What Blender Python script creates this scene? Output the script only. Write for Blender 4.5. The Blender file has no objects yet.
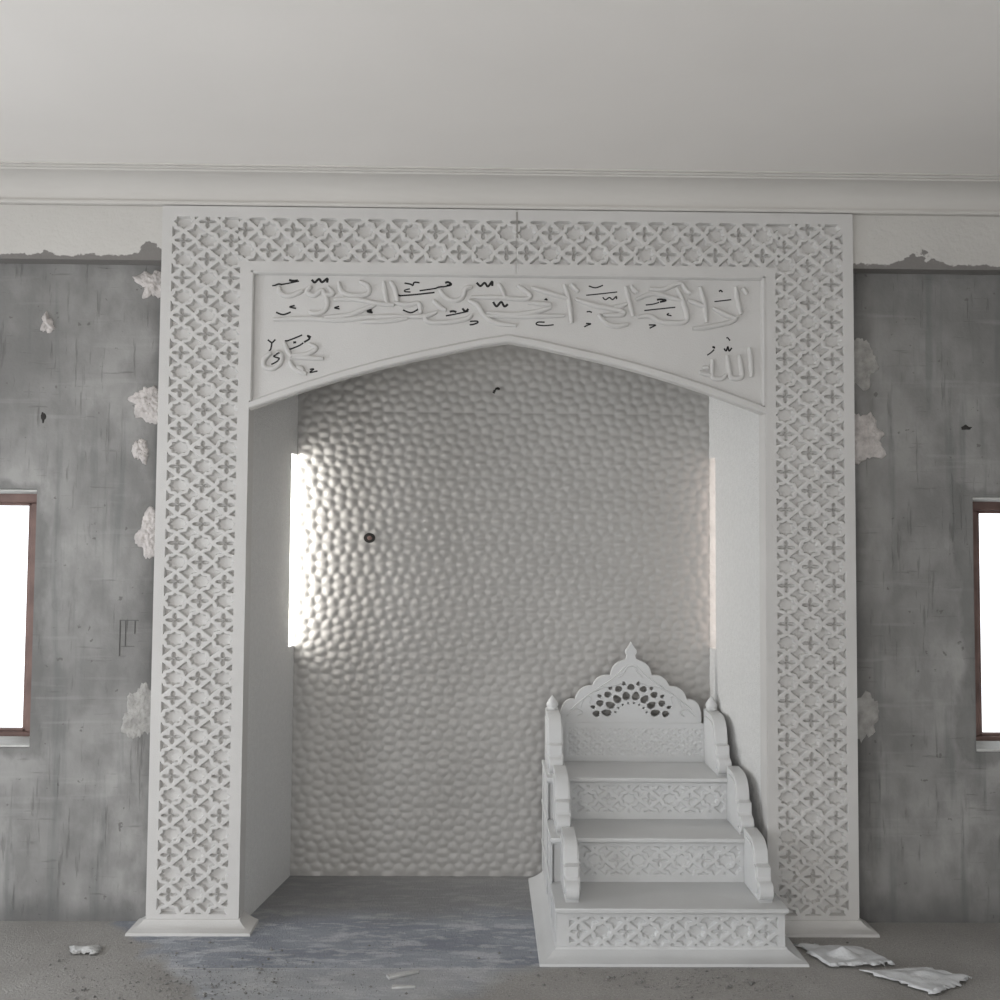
import bpy, bmesh, math, random
import numpy as np
from mathutils import Vector, Matrix
random.seed(7)
SC = bpy.context.scene
COL = SC.collection
# ------------------------------------------------------------------ camera
def make_camera():
    y, p, r = math.radians(.84), math.radians(2.72), math.radians(.43)
    f = Vector((math.sin(y)*math.cos(p), math.cos(y)*math.cos(p), math.sin(p)))
    right = Vector((math.cos(y), -math.sin(y), 0)); up = right.cross(f)
    r2 = right*math.cos(r) + up*math.sin(r); u2 = up*math.cos(r) - right*math.sin(r)
    m = Matrix((r2, u2, -f)).transposed().to_4x4(); m.translation = Vector((-.093, -4.21, 1.6))
    cd = bpy.data.cameras.new('camera'); cd.sensor_width = 36; cd.lens = 36*.99; cd.clip_start = .05
    o = bpy.data.objects.new('camera', cd); o.matrix_world = m; COL.objects.link(o); SC.camera = o
make_camera()
# ------------------------------------------------------------------ sky, daylight, exposure
W = bpy.data.worlds.new('sky'); SC.world = W; W.use_nodes = True
W.node_tree.nodes['Background'].inputs[0].default_value = (.93, .97, 1, 1)
W.node_tree.nodes['Background'].inputs[1].default_value = 2.2
SC.view_settings.view_transform = 'Standard'; SC.view_settings.look = 'None'
SC.view_settings.gamma = 1; SC.view_settings.use_curve_mapping = False
SC.view_settings.exposure = 0.0
def daylight(name, loc, rot, sx, sy, power, col):
    l = bpy.data.lights.new(name, 'AREA'); l.shape = 'RECTANGLE'; l.size = sx; l.size_y = sy
    l.energy = power; l.color = col
    o = bpy.data.objects.new(name, l); o.location = loc; o.rotation_euler = rot; COL.objects.link(o)
H = math.pi/2
# daylight coming in through the window openings (each lamp fills its opening)
for x, p in ((-2.4, 50), (0, 22), (2.4, 8)):
    daylight('daylight_rear', (x, -7.02, 1.05), (H, 0, 0), 1.3, 1.9, p, (1, .95, .905))
for y in (-1.75, -4.2):
    daylight('daylight_left', (-4.02, y, 1.05), (0, -H, 0), 1.9, 1.3, 54, (.925, .955, 1))
daylight('daylight_right', (4.02, -4.0, 1.05), (0, H, 0), 1.9, 1.3, 10, (.95, .97, 1))
daylight('daylight_niche_left', (-1.17, .645, 1.58), (0, -H, math.radians(8)), .93, .09, 15, (1, .97, .92))
daylight('daylight_niche_right', (1.17, .645, 1.58), (0, H, math.radians(-8)), .93, .09, 1.3, (1, .84, .78))

# ------------------------------------------------------------------ materials
def mat(name, col, rough=.7, bump=0, bscale=60, var=0, vscale=4, col2=None, spec=.3, detail=6):
    m = bpy.data.materials.new(name); m.use_nodes = True; nt = m.node_tree; N = nt.nodes; L = nt.links
    b = N['Principled BSDF']; b.inputs['Roughness'].default_value = rough
    b.inputs['Specular IOR Level'].default_value = spec
    b.inputs['Base Color'].default_value = (*col, 1)
    tc = N.new('ShaderNodeTexCoord')
    if var:
        n = N.new('ShaderNodeTexNoise'); n.inputs['Scale'].default_value = vscale; n.inputs['Detail'].default_value = detail
        L.new(tc.outputs['Object'], n.inputs['Vector'])
        cr = N.new('ShaderNodeMapRange'); cr.inputs[1].default_value = .35; cr.inputs[2].default_value = .65
        L.new(n.outputs[0], cr.inputs[0])
        mx = N.new('ShaderNodeMix'); mx.data_type = 'RGBA'
        c2 = col2 or tuple(c*(1-var) for c in col)
        mx.inputs[6].default_value = (*col, 1); mx.inputs[7].default_value = (*c2, 1)
        L.new(cr.outputs[0], mx.inputs[0]); L.new(mx.outputs[2], b.inputs['Base Color'])
    if bump:
        n2 = N.new('ShaderNodeTexNoise'); n2.inputs['Scale'].default_value = bscale; n2.inputs['Detail'].default_value = 5
        L.new(tc.outputs['Object'], n2.inputs['Vector'])
        bp = N.new('ShaderNodeBump'); bp.inputs['Strength'].default_value = bump; bp.inputs['Distance'].default_value = .01
        L.new(n2.outputs[0], bp.inputs['Height']); L.new(bp.outputs[0], b.inputs['Normal'])
    return m
class NT:
    """small helper for longer node graphs"""
    def __init__(s, name, rough=.8, spec=.3):
        s.m = bpy.data.materials.new(name); s.m.use_nodes = True; s.nt = s.m.node_tree
        s.b = s.nt.nodes['Principled BSDF']; s.b.inputs['Roughness'].default_value = rough
        s.b.inputs['Specular IOR Level'].default_value = spec
        s.tc = s.nt.nodes.new('ShaderNodeTexCoord').outputs['Object']
        sp = s.nt.nodes.new('ShaderNodeSeparateXYZ'); s.nt.links.new(s.tc, sp.inputs[0]); s.x, s.y, s.z = sp.outputs
    def lk(s, a, i):
        if isinstance(a, (int, float)): i.default_value = a
        elif isinstance(a, tuple): i.default_value = (*a, 1)
        else: s.nt.links.new(a, i)
    def noise(s, scale, detail=5, stretch=(1, 1, 1), rough=.55, off=(0, 0, 0)):
        mp = s.nt.nodes.new('ShaderNodeMapping'); mp.inputs['Scale'].default_value = stretch; mp.inputs['Location'].default_value = off
        s.nt.links.new(s.tc, mp.inputs[0])
        n = s.nt.nodes.new('ShaderNodeTexNoise'); n.inputs['Scale'].default_value = scale; n.inputs['Detail'].default_value = detail
        n.inputs['Roughness'].default_value = rough; s.nt.links.new(mp.outputs[0], n.inputs['Vector']); return n.outputs[0]
    def math(s, op, a, b=0, c=0):
        n = s.nt.nodes.new('ShaderNodeMath'); n.operation = op
        s.lk(a, n.inputs[0]); s.lk(b, n.inputs[1]); s.lk(c, n.inputs[2]); return n.outputs[0]
    def ramp(s, a, lo, hi, o0=0., o1=1.):
        n = s.nt.nodes.new('ShaderNodeMapRange'); s.lk(a, n.inputs[0])
        n.inputs[1].default_value = lo; n.inputs[2].default_value = hi; n.inputs[3].default_value = o0; n.inputs[4].default_value = o1
        return n.outputs[0]
    def mix(s, f, a, b):
        n = s.nt.nodes.new('ShaderNodeMix'); n.data_type = 'RGBA'; s.lk(f, n.inputs[0]); s.lk(a, n.inputs[6]); s.lk(b, n.inputs[7]); return n.outputs[2]
    def bump(s, h, st, dist=.01):
        n = s.nt.nodes.new('ShaderNodeBump'); n.inputs['Strength'].default_value = st; n.inputs['Distance'].default_value = dist
        s.lk(h, n.inputs['Height']); s.nt.links.new(n.outputs[0], s.b.inputs['Normal'])
    def col(s, c): s.lk(c, s.b.inputs['Base Color'])

M = {}
M['white'] = mat('white_cast_plaster', (.60, .59, .575), .62, .12, 180, .05, 3)
M['white_step'] = mat('white_glass_fibre', (.63, .635, .635), .45, .06, 120, .06, 4)
M['ceiling'] = mat('ceiling_paint', (.86, .83, .795), .85, .05, 40, .04, 1.2)
M['cove'] = mat('cove_paint', (.62, .60, .57), .85, .05, 40, .04, 1.2)
M['pebble'] = mat('pearly_wall_panel', (.42, .41, .395), .34, .0, 60, .06, 2.5, spec=.5)
M['jamb'] = mat('sandy_white_plaster', (.66, .66, .65), .75, .5, 170, .07, 60)
M['ink'] = mat('black_paint', (.018, .018, .018), .5)
M['frame'] = mat('red_brown_window_frame', (.24, .155, .135), .5, .1, 90, .35, 9)
M['gypsum'] = mat('pinkish_gypsum', (.66, .62, .60), .9, .7, 90, .30, 30)
M['gypsum_grey'] = mat('greyish_gypsum', (.45, .44, .42), .9, .9, 70, .3, 22)
M['dark'] = mat('dark_rubber', (.03, .028, .026), .6)
M['paper'] = mat('crumpled_plastic_sheet', (.68, .69, .70), .5, .3, 60, .15, 18)
M['scrap'] = mat('plaster_scrap', (.55, .55, .54), .8, .5, 120, .15, 30)
M['grit'] = mat('grit', (.27, .265, .255), .9, .4, 200, .3, 30)
M['chase'] = mat('groove_shade', (.13, .128, .125), .9)
M['stain'] = mat('dirt_stain', (.30, .29, .27), .9)
M['sill'] = mat('sill_plaster', (.62, .62, .60), .8, .5, 60, .12, 12)
M['outside'] = mat('outer_plaster', (.6, .6, .58), .8)

def wall_concrete():
    t = NT('grey_cement_render', .85, .2)
    big = t.noise(1.7, 4); mid = t.noise(9, 6, (1, 1, .6)); fine = t.noise(70, 4)
    vert = t.noise(5, 4, (3.2, 1, .22)); horiz = t.noise(6, 3, (.3, 1, 3.5), off=(3, 0, 1))
    c = t.mix(t.ramp(big, .35, .65), (.215, .212, .206), (.36, .355, .345))
    c = t.mix(t.ramp(mid, .42, .62, 0, .55), c, (.185, .183, .178))
    c = t.mix(t.ramp(vert, .56, .68, 0, .45), c, (.15, .158, .155))
    c = t.mix(t.ramp(horiz, .60, .70, 0, .25), c, (.40, .395, .385))
    # trowel scratches: long thin streaks upright and level, only in some places
    area = t.ramp(t.noise(1.9, 3, off=(9, 9, 9)), .36, .50)
    sv = t.ramp(t.noise(2.2, 6, (20, 1, 2.0), off=(7, 1, 2)), .62, .70)
    sh = t.ramp(t.noise(2.2, 6, (1.8, 1, 21), off=(2, 4, 5)), .63, .71)
    m1 = t.math('MULTIPLY', t.math('MAXIMUM', sv, sh), area)
    c = t.mix(t.math('MULTIPLY', m1, .42), c, (.12, .118, .115))
    spot = t.ramp(t.noise(26, 3, off=(3, 3, 3)), .70, .73)
    c = t.mix(t.math('MULTIPLY', spot, .7), c, (.13, .125, .12))
    # shadow plus some stain painted beside the surround, wet rim round the window openings
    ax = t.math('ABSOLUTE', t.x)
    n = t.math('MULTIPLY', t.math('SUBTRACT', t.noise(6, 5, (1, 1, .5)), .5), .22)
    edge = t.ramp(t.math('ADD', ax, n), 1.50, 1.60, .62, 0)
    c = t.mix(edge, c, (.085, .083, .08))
    d1 = t.math('SUBTRACT', 2.035, ax)
    d2 = t.math('MAXIMUM', t.math('SUBTRACT', t.z, 1.835), t.math('SUBTRACT', .745, t.z))
    dd = t.math('MAXIMUM', d1, d2)
    rim = t.ramp(t.math('ADD', dd, t.math('MULTIPLY', n, 1.1)), .035, .065, .5, 0)
    c = t.mix(rim, c, (.14, .14, .135))
    # darker towards the foot of the wall, with a ragged upper limit
    c = t.mix(t.ramp(t.math('ADD', t.z, n), .02, .12, .55, 0), c, (.10, .10, .10))
    t.col(c)
    t.bump(t.math('ADD', t.math('MULTIPLY', mid, .8), t.math('ADD', t.math('MULTIPLY', fine, .25), t.math('MULTIPLY', m1, -.6))), .45, .012)
    return t.m
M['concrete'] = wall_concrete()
def beam_paint():
    t = NT('flaking_white_band', .85, .2)
    n = t.math('MULTIPLY', t.math('SUBTRACT', t.noise(13, 8, (1, 1, 1), .7), .5), .05)
    lump = t.ramp(t.noise(2.3, 5, off=(1.7, 0, 0)), .60, .70, 0, .05)
    for cx_, w_, h_ in ((-1.545, .10, .075), (1.80, .14, .060), (-2.0, .05, .03)):   # places where the paint has come off
        d_ = t.math('ABSOLUTE', t.math('SUBTRACT', t.x, cx_)); lump = t.math('ADD', lump, t.math('MULTIPLY', t.ramp(d_, 0, w_, h_, 0), t.ramp(t.noise(24, 7, off=(cx_, 1, 1)), .35, .60, .15, 1.1)))
    n = t.math('MULTIPLY', n, 1.5)
    paint = t.ramp(t.math('SUBTRACT', t.math('ADD', t.z, n), lump), 2.838, 2.842)
    front = t.ramp(t.y, .03, .04, 1, 0)
    c = t.mix(t.ramp(t.noise(3), .3, .7), (.60, .585, .555), (.55, .535, .51))
    c = t.mix(t.math('MULTIPLY', paint, front), (.22, .21, .20), c)
    t.col(c); t.bump(t.noise(45), .4); return t.m
M['beam'] = beam_paint()
def floor_mat():
    t = NT('dusty_slab', .8, .3)
    n1 = t.noise(2.2, 6); n2 = t.noise(14, 6, (.5, 1.6, 1)); n3 = t.noise(90, 5, rough=.7); n4 = t.noise(5, 6, (.35, 1.5, 1), off=(4, 2, 0))
    dust = t.mix(t.ramp(n1, .35, .65), (.37, .357, .337), (.47, .456, .436))
    dust = t.mix(t.ramp(n3, .35, .7, 0, .6), dust, (.20, .19, .18))
    dust = t.mix(t.ramp(n3, .58, .66, 0, .5), dust, (.66, .65, .62))
    n5 = t.noise(9, 9, (.55, 1.3, 1), .7, off=(1, 5, 2))
    slab = t.mix(t.ramp(n4, .35, .62), (.23, .25, .29), (.36, .38, .42))
    slab = t.mix(t.ramp(n2, .54, .62, 0, .6), slab, (.56, .58, .61))
    slab = t.mix(t.ramp(n5, .52, .60, 0, .75), slab, (.56, .57, .59))
    slab = t.mix(t.ramp(n3, .45, .75, 0, .35), slab, (.17, .18, .20))
    strip = t.math('MULTIPLY', t.ramp(t.y, -.40, -.36, 1, 0), t.ramp(n1, .3, .6, .25, .75))
    slab = t.mix(strip, slab, (.48, .48, .475))
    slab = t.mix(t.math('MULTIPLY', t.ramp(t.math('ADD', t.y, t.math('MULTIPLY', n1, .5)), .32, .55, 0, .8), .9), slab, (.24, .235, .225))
    # extent of the slab: ragged left edge slanting to the right towards the camera, ends at the stairs on the right
    wob = t.math('MULTIPLY', t.math('SUBTRACT', t.noise(4, 7), .5), .5)
    lx = t.math('ADD', t.math('ADD', t.x, t.math('MULTIPLY', t.y, .82)), wob)      # left edge line x + .82 y = -1.6
    inl = t.ramp(lx, -1.62, -1.54)
    rx = t.math('ADD', t.math('SUBTRACT', t.x, t.math('MULTIPLY', t.y, 1.1)), wob)
    inr = t.math('MAXIMUM', t.ramp(rx, .35, .55, 1, 0), t.ramp(t.y, -.37, -.33))
    inr = t.math('MULTIPLY', inr, t.ramp(t.x, 1.0, 1.1, 1, 0))
    a = t.math('MULTIPLY', inl, inr)
    c = t.mix(a, dust, slab)
    # hairline joint at the front edge of the niche slab
    j = t.math('MULTIPLY', t.ramp(t.math('ABSOLUTE', t.math('ADD', t.y, .372)), .003, .008, 1, 0), a)
    c = t.mix(t.math('MULTIPLY', j, .5), c, (.58, .58, .57))
    t.col(c)
    t.lk(t.math('SUBTRACT', .9, t.math('MULTIPLY', a, .3)), t.b.inputs['Roughness'])
    t.bump(t.math('ADD', n3, t.math('MULTIPLY', n1, 2)), .7, .012)
    return t.m
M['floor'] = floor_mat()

# ------------------------------------------------------------------ mesh helpers
def link(name, me, m, parent=None):
    o = bpy.data.objects.new(name, me); COL.objects.link(o)
    if m is not None and not me.materials: me.materials.append(m)
    if parent is not None: o.parent = parent
    return o
def smooth(me, ang=40):
    me.polygons.foreach_set('use_smooth', [True]*len(me.polygons))
    me.set_sharp_from_angle(angle=math.radians(ang))
def mesh(name, V, F, m, parent=None, sm=None):
    me = bpy.data.meshes.new(name); me.from_pydata(V, [], F); me.update()
    if sm: smooth(me, sm)
    return link(name, me, m, parent)
class MB:
    def __init__(s): s.V = []; s.F = []
    def add(s, V, F):
        n = len(s.V); s.V += [tuple(v) for v in V]; s.F += [tuple(i+n for i in f) for f in F]; return s
    def box(s, x0, x1, y0, y1, z0, z1):
        return s.add([(x, y, z) for z in (z0, z1) for y in (y0, y1) for x in (x0, x1)],
                     [(0, 2, 3, 1), (4, 5, 7, 6), (0, 1, 5, 4), (2, 6, 7, 3), (0, 4, 6, 2), (1, 3, 7, 5)])
    def build(s, name, m, parent=None, bevel=0, seg=2, sm=None):
        o = mesh(name, s.V, s.F, m, parent, sm)
        if bevel:
            b = o.modifiers.new('b', 'BEVEL'); b.width = bevel; b.segments = seg; b.limit_method = 'ANGLE'
            smooth(o.data)
        return o
def box(name, x0, x1, y0, y1, z0, z1, m, parent=None, bevel=0): return MB().box(x0, x1, y0, y1, z0, z1).build(name, m, parent, bevel)
def structure(o): o['kind'] = 'structure'; return o
def tag(o, label, cat, group=None):
    o['label'] = label; o['category'] = cat
    if group: o['group'] = group
    return o
def empty(name, loc=(0, 0, 0)):
    o = bpy.data.objects.new(name, None); o.empty_display_size = .1; o.location = loc; COL.objects.link(o); return o
def sweep(path, prof, close_ends=True):
    """path: horizontal points (x,y); prof: (out, z); outward is to the right of the walking direction"""
    n = len(path); V = []; F = []
    P = [Vector(p) for p in path]
    for i in range(n):
        d0 = (P[i]-P[i-1]).normalized() if i else (P[1]-P[0]).normalized()
        d1 = (P[i+1]-P[i]).normalized() if i < n-1 else d0
        n0 = Vector((d0.y, -d0.x)); n1 = Vector((d1.y, -d1.x)); b = (n0+n1); b /= b.dot(n0) if b.dot(n0) else 1
        for o, z in prof: V.append((P[i].x+b.x*o, P[i].y+b.y*o, z))
    k = len(prof)
    for i in range(n-1):
        for j in range(k):
            F.append((i*k+j, i*k+(j+1) % k, (i+1)*k+(j+1) % k, (i+1)*k+j))
    if close_ends: F += [tuple(range(k))[::-1], tuple((n-1)*k+j for j in range(k))]
    return V, F
def plate(name, outline, holes, y0, y1, m, parent=None, bevel=0.0):
    """flat plate in the xz plane with holes, thickness y0..y1"""
    cu = bpy.data.curves.new(name, 'CURVE'); cu.dimensions = '2D'; cu.fill_mode = 'BOTH'
    cu.extrude = (y1-y0)/2-bevel; cu.bevel_depth = bevel; cu.bevel_resolution = 1; cu.offset = -bevel
    for pts in [outline]+holes:
        s = cu.splines.new('POLY'); s.points.add(len(pts)-1); s.use_cyclic_u = True
        for p, q in zip(s.points, pts): p.co = (q[0], q[1], 0, 1)
    t = bpy.data.objects.new(name, cu); COL.objects.link(t)
    me = bpy.data.meshes.new_from_object(t); bpy.data.objects.remove(t)
    me.transform(Matrix(((1, 0, 0, 0), (0, 0, -1, (y0+y1)/2), (0, 1, 0, 0), (0, 0, 0, 1))))
    me.materials.clear(); smooth(me, 35)
    return link(name, me, m, parent)
def extrude_x(name, prof, x0, x1, m, parent=None, bevel=0):
    """prof: (y,z) polygon extruded from x0 to x1"""
    k = len(prof); V = [(x0, y, z) for y, z in prof]+[(x1, y, z) for y, z in prof]
    F = [tuple(range(k)), tuple(range(2*k-1, k-1, -1))]+[(j, j+k, (j+1) % k+k, (j+1) % k) for j in range(k)]
    me = bpy.data.meshes.new(name); me.from_pydata(V, [], F)
    b = bmesh.new(); b.from_mesh(me); bmesh.ops.recalc_face_normals(b, faces=b.faces); b.to_mesh(me); b.free()
    o = link(name, me, m, parent)
    if bevel:
        md = o.modifiers.new('b', 'BEVEL'); md.width = bevel; md.segments = 3; md.limit_method = 'ANGLE'; md.angle_limit = math.radians(35)
    smooth(me, 38)
    return o
def grid_relief(name, xs, zs, dep, yface, yback, m, parent=None):
    """front face at yface + dep(x,z) with a skirt back to yback"""
    X, Z = np.meshgrid(xs, zs); D = dep(X, Z); nx, nz = len(xs), len(zs)
    V = np.stack([X, yface+D, Z], -1).reshape(-1, 3)
    idx = np.arange(nx*nz).reshape(nz, nx)
    F = np.stack([idx[:-1, :-1], idx[:-1, 1:], idx[1:, 1:], idx[1:, :-1]], -1).reshape(-1, 4).tolist()
    V = V.tolist(); ring = list(idx[0, :])+list(idx[1:, -1])+list(idx[-1, -2::-1])+list(idx[-2:0:-1, 0])
    base = len(V)
    for i in ring: V.append((V[i][0], yback, V[i][2]))
    k = len(ring)
    for j in range(k): F.append((int(ring[j]), base+j, base+(j+1) % k, int(ring[(j+1) % k])))
    F.append(tuple(base+j for j in range(k)))
    me = bpy.data.meshes.new(name); me.from_pydata(V, [], F); me.update(); smooth(me, 60)
    return link(name, me, m, parent)
def sstep(t): t = np.clip(t, 0, 1); return t*t*(3-2*t)
def lattice(U, Vv, flip=0):
    """pocket mask of the pierced star pattern in cell units"""
    i = np.round(U); j = np.round(Vv); du = U-i; dv = Vv-j; even = ((i+j+flip) % 2) < .5
    r = np.hypot(du, dv); th = np.arctan2(dv, du)
    au, av = np.abs(du), np.abs(dv)
    ros = np.maximum(.285-np.maximum(au, av), .290-(au+av)*.7071)
    arm = lambda a, b: np.minimum(.034+.066*np.sin(np.pi*np.clip(a/.38, 0, 1))-b, .365-a)
    cro = np.maximum(arm(au, av), arm(av, au))
    lat = np.where(even, ros, cro)
    fu, fv = np.floor(U), np.floor(Vv); su = U-fu-.5; sv = Vv-fv-.5
    sg = np.where(((fu+fv+flip) % 2) < .5, 1, -1)
    q = np.abs(su+sg*sv)*.7071; p = np.abs(su-sg*sv)*.7071
    bow = np.minimum(.262-p, .150+.52*p-q)
    return np.maximum(lat, bow)
def edge_lin(a, b, step, extra):
    return np.array(sorted(set([round(e, 5) for e in extra]+[round(v, 5) for v in np.arange(a, b, step)]+[round(b, 5)])))

# ------------------------------------------------------------------ the room
CZ = 3.185
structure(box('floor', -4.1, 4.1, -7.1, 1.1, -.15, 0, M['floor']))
structure(box('ceiling', -4.0, 4.0, -7.0, .4, CZ, CZ+.15, M['ceiling']))
def wall_with_holes(name, axis, lo, hi, t0, t1, z0, z1, holes, m):
    """holes: (a0,a1,z0,z1) sorted along the axis"""
    b = MB(); cur = lo
    def add(a0, a1, q0, q1):
        if a1-a0 < 1e-6 or q1-q0 < 1e-6: return
        b.box(a0, a1, t0, t1, q0, q1) if axis == 'x' else b.box(t0, t1, a0, a1, q0, q1)
    for a0, a1, q0, q1 in sorted(holes):
        add(cur, a0, z0, z1); add(a0, a1, z0, q0); add(a0, a1, q1, z1); cur = a1
    add(cur, hi, z0, z1)
    return structure(b.build(name, m))
WX0, WX1, WZ0, WZ1 = 2.035, 3.15, .727, 1.836
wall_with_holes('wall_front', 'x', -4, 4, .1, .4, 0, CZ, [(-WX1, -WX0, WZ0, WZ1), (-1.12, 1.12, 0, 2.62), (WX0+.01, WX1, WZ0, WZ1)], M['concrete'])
wall_with_holes('wall_left', 'y', -7, .4, -4.1, -3.9, 0, CZ, [(-4.85, -3.55, .1, 2.0), (-2.40, -1.10, .1, 2.0)], M['concrete'])
wall_with_holes('wall_right', 'y', -7, .4, 3.9, 4.1, 0, CZ, [(-4.65, -3.35, .1, 2.0)], M['concrete'])
wall_with_holes('wall_back', 'x', -4.1, 4.1, -7.1, -6.9, 0, CZ, [(-3.05, -1.75, .1, 2.0), (-.65, .65, .1, 2.0), (1.75, 3.05, .1, 2.0)], M['concrete'])

# painted beam band above the grey wall, and the cove under the ceiling
structure(box('trim_1', -3.9, -1.492, .02, .1, 2.822, 3.06, M['beam'], bevel=.003))
structure(box('trim_2', 1.492, 3.9, .02, .1, 2.822, 3.06, M['beam'], bevel=.003))
cove = [(.1, 3.06), (.0, 3.06), (-.004, 3.064), (-.004, 3.074), (.008, 3.078)]
for k in range(9):
    a = k/8*H; cove.append((.005-.115*(1-math.cos(a)), 3.085+.080*math.sin(a)))
cove += [(-.112, 3.172), (-.124, 3.172), (-.124, 3.18), (-.136, 3.18), (-.136, CZ), (.1, CZ)]
structure(extrude_x('trim_3', cove, -3.9, 3.9, M['cove']))

# ------------------------------------------------------------------ wall windows
def window(name, x0, x1, inner, side):
    """opening x0..x1; inner = edge of the glass on the side next to the niche; side = -1 left, 1 right"""
    root = structure(empty(name, ((x0+x1)/2, .33, WZ0)))
    ox = (x0+x1)/2
    T = lambda a: a-ox
    fy0, fy1 = -.03, .03
    b = MB(); g0, g1 = .052, .985+.035
    h = WZ1-WZ0; w = (x1-x0)/2
    il = inner-ox
    b.box(-w, w, fy0, fy1, .004, .030); b.box(-w, w, fy0, fy1, h-.052, h-.002)
    if side < 0: b.box(il, w-.001, fy0, fy1, .030, h-.052); b.box(-w+.001, -w+.08, fy0, fy1, .030, h-.052)
    else: b.box(-w+.001, il, fy0, fy1, .030, h-.052); b.box(w-.08, w-.001, fy0, fy1, .030, h-.052)
    b.build('window_frame', M['frame'], root, bevel=.006)
    # casement bead
    c = MB(); a0, a1 = (-w+.08, il) if side < 0 else (il, w-.08)
    c.box(a0, a0+.018, -.012, .018, .030, h-.052).box(a1-.018, a1, -.012, .018, .030, h-.052)
    c.box(a0, a1, -.012, .018, .030, .042).box(a0, a1, -.012, .018, h-.064, h-.052)
    c.build('window_bead', M['frame'], root, bevel=.003)
    gm = bpy.data.materials.get('clear_glass')
    if gm is None:
        gm = mat('clear_glass', (1, 1, 1), .02); p = gm.node_tree.nodes['Principled BSDF']
        p.inputs['Transmission Weight'].default_value = 1; p.inputs['IOR'].default_value = 1.02
    box('pane', a0+.002, a1-.002, -.002, .002, .032, h-.054, gm, root)
    box('window_soffit', -w+.002, w-.002, -.225, -.035, h-.012, h-.001, M['sill'], root, bevel=.004)  # added pale strip; its lighter colour paints in the light on the soffit
    s = box('window_sill', -w+.002, w-.002, -.225, -.035, .0, .012, M['sill'], root, bevel=.004)
    return root
window('window_1', -WX1, -WX0, -2.150, -1)
window('window_2', WX0+.01, WX1, 2.165, 1)

# ------------------------------------------------------------------ the niche behind the surround
def prism(b, poly, z0, z1):
    k = len(poly); b.add([(x, y, z0) for x, y in poly]+[(x, y, z1) for x, y in poly],
        [tuple(range(k))[::-1], tuple(range(k, 2*k))]+[(j, (j+1) % k, (j+1) % k+k, j+k) for j in range(k)])
def jamb(name, s, xb):
    xa = 1.105
    fx = lambda y: s*(xa-(xa-xb)*(y-.1)/.59)
    b = MB(); S0, S1 = .606, .69
    def seg(y0, y1, z0, z1):
        p = [(fx(y0), y0), (fx(y1), y1), (s*1.17, y1), (s*1.17, y0)]
        if s > 0: p = p[::-1]
        prism(b, p, z0, z1)
    seg(.1, S0, 0, 2.62); seg(S0, .80, 0, 1.112); seg(S0, .80, 2.047, 2.62)
    o = structure(b.build(name, M['jamb']))
    return o
jamb('wall_niche_left', -1, 1.026)
jamb('wall_niche_right', 1, 1.018)
structure(box('ceiling_niche', -1.12, 1.12, .1, .85, 2.62, 2.70, M['jamb']))
# narrow side windows of the niche: plastered outer reveals
for k, s, nm in ((0, -1, 'window_3'), (1, 1, 'window_4')):
    r = structure(empty(nm, (s*1.1, .63, 1.112)))
    b = MB(); b.box(-.0800 if s > 0 else -.07, .07 if s > 0 else .0735, .058, .16, 0, .935)
    b.build('window_reveal', M['sill'], r)

# pebble-patterned back wall
def pebbles(X, Z):
    px = .00495; cx, cz = -.55, 1.62
    W_, H_ = 35*px, 43.6*px
    pts = []
    for gx in range(-10, 14):
        for gz in range(-10, 10):
            for ox, oz in ((0, 0), (.5, .5)):
                bx, bz = cx+(gx+ox)*W_, cz+(gz+oz)*H_
                for qx, qz in ((-6.3, -6), (6.3, -6), (-6.3, 6), (6.3, 6), (0, 12.8), (0, 21.8), (0, 30.8)):
                    x, z = bx+qx*px, bz+qz*px
                    if -1.15 < x < 1.15 and -.1 < z < 2.75: pts.append((x+random.uniform(-.003, .003), z+random.uniform(-.003, .003)))
    pts = np.array(pts); g = {}
    d1 = np.full(X.shape, 9.); d2 = np.full(X.shape, 9.)
    xs = X[0]; zs = Z[:, 0]; R = .11
    for x, z in pts:
        a, b_ = np.searchsorted(xs, [x-R, x+R]); c, d = np.searchsorted(zs, [z-R, z+R])
        sl = (slice(c, d), slice(a, b_))
        r = np.hypot(X[sl]-x, (Z[sl]-z)*1.12)
        o1 = d1[sl]; o2 = d2[sl]
        n2 = np.minimum(o2, np.maximum(o1, r)); d1[sl] = np.minimum(o1, r); d2[sl] = n2
    t = sstep((d2-d1)/.042); e = np.exp(-(d1/.027)**2)
    h = .0066*(.45*t+.55*e)
    seam = np.abs(((Z-.06) % .245)-.1225); seam = .1225-seam
    h = h-.0012*np.clip(1-seam/.005, 0, 1)
    return -h
xs = np.append(np.arange(-1.0262, 1.0185, .0048), 1.0188); zs = np.arange(0, 2.6205, .0048)
zs[-1] = 2.62
o = grid_relief('wall_niche_back', xs, zs, pebbles, .69, .84, M['pebble']); structure(o)

# ------------------------------------------------------------------ the mihrab surround
S = empty('mihrab_surround', (0, 0, 0))
tag(S, 'white carved plaster surround with star lattice border framing the tall arched niche', 'mihrab surround')
RD = .021
JX = .033
def top_lat(X, Z): return lattice((np.abs(X-JX)-.043)/.1022, (Z-2.956)/.0890)
def pil_dep(side):
    def f(X, Z):
        a = lattice((X-side*1.2955)/.1025, (Z-2.906)/.0812)
        corner = (Z > 2.818) & (np.abs(X) < 1.165)
        m = np.where(corner, top_lat(X, Z), a)
        inner = np.where(Z > 2.818, 9, np.abs(X)-1.153)
        b = np.minimum(np.minimum(inner, 1.446-np.abs(X))/.1, np.minimum(Z-.066, 3.008-Z)/.08)
        b = np.where((Z < 2.84) & (np.abs(X) < 1.153), np.minimum(b, (Z-2.818)/.08), b)
        return RD*sstep(np.minimum(m, b)/.05)
    return f
st = .0026
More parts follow.
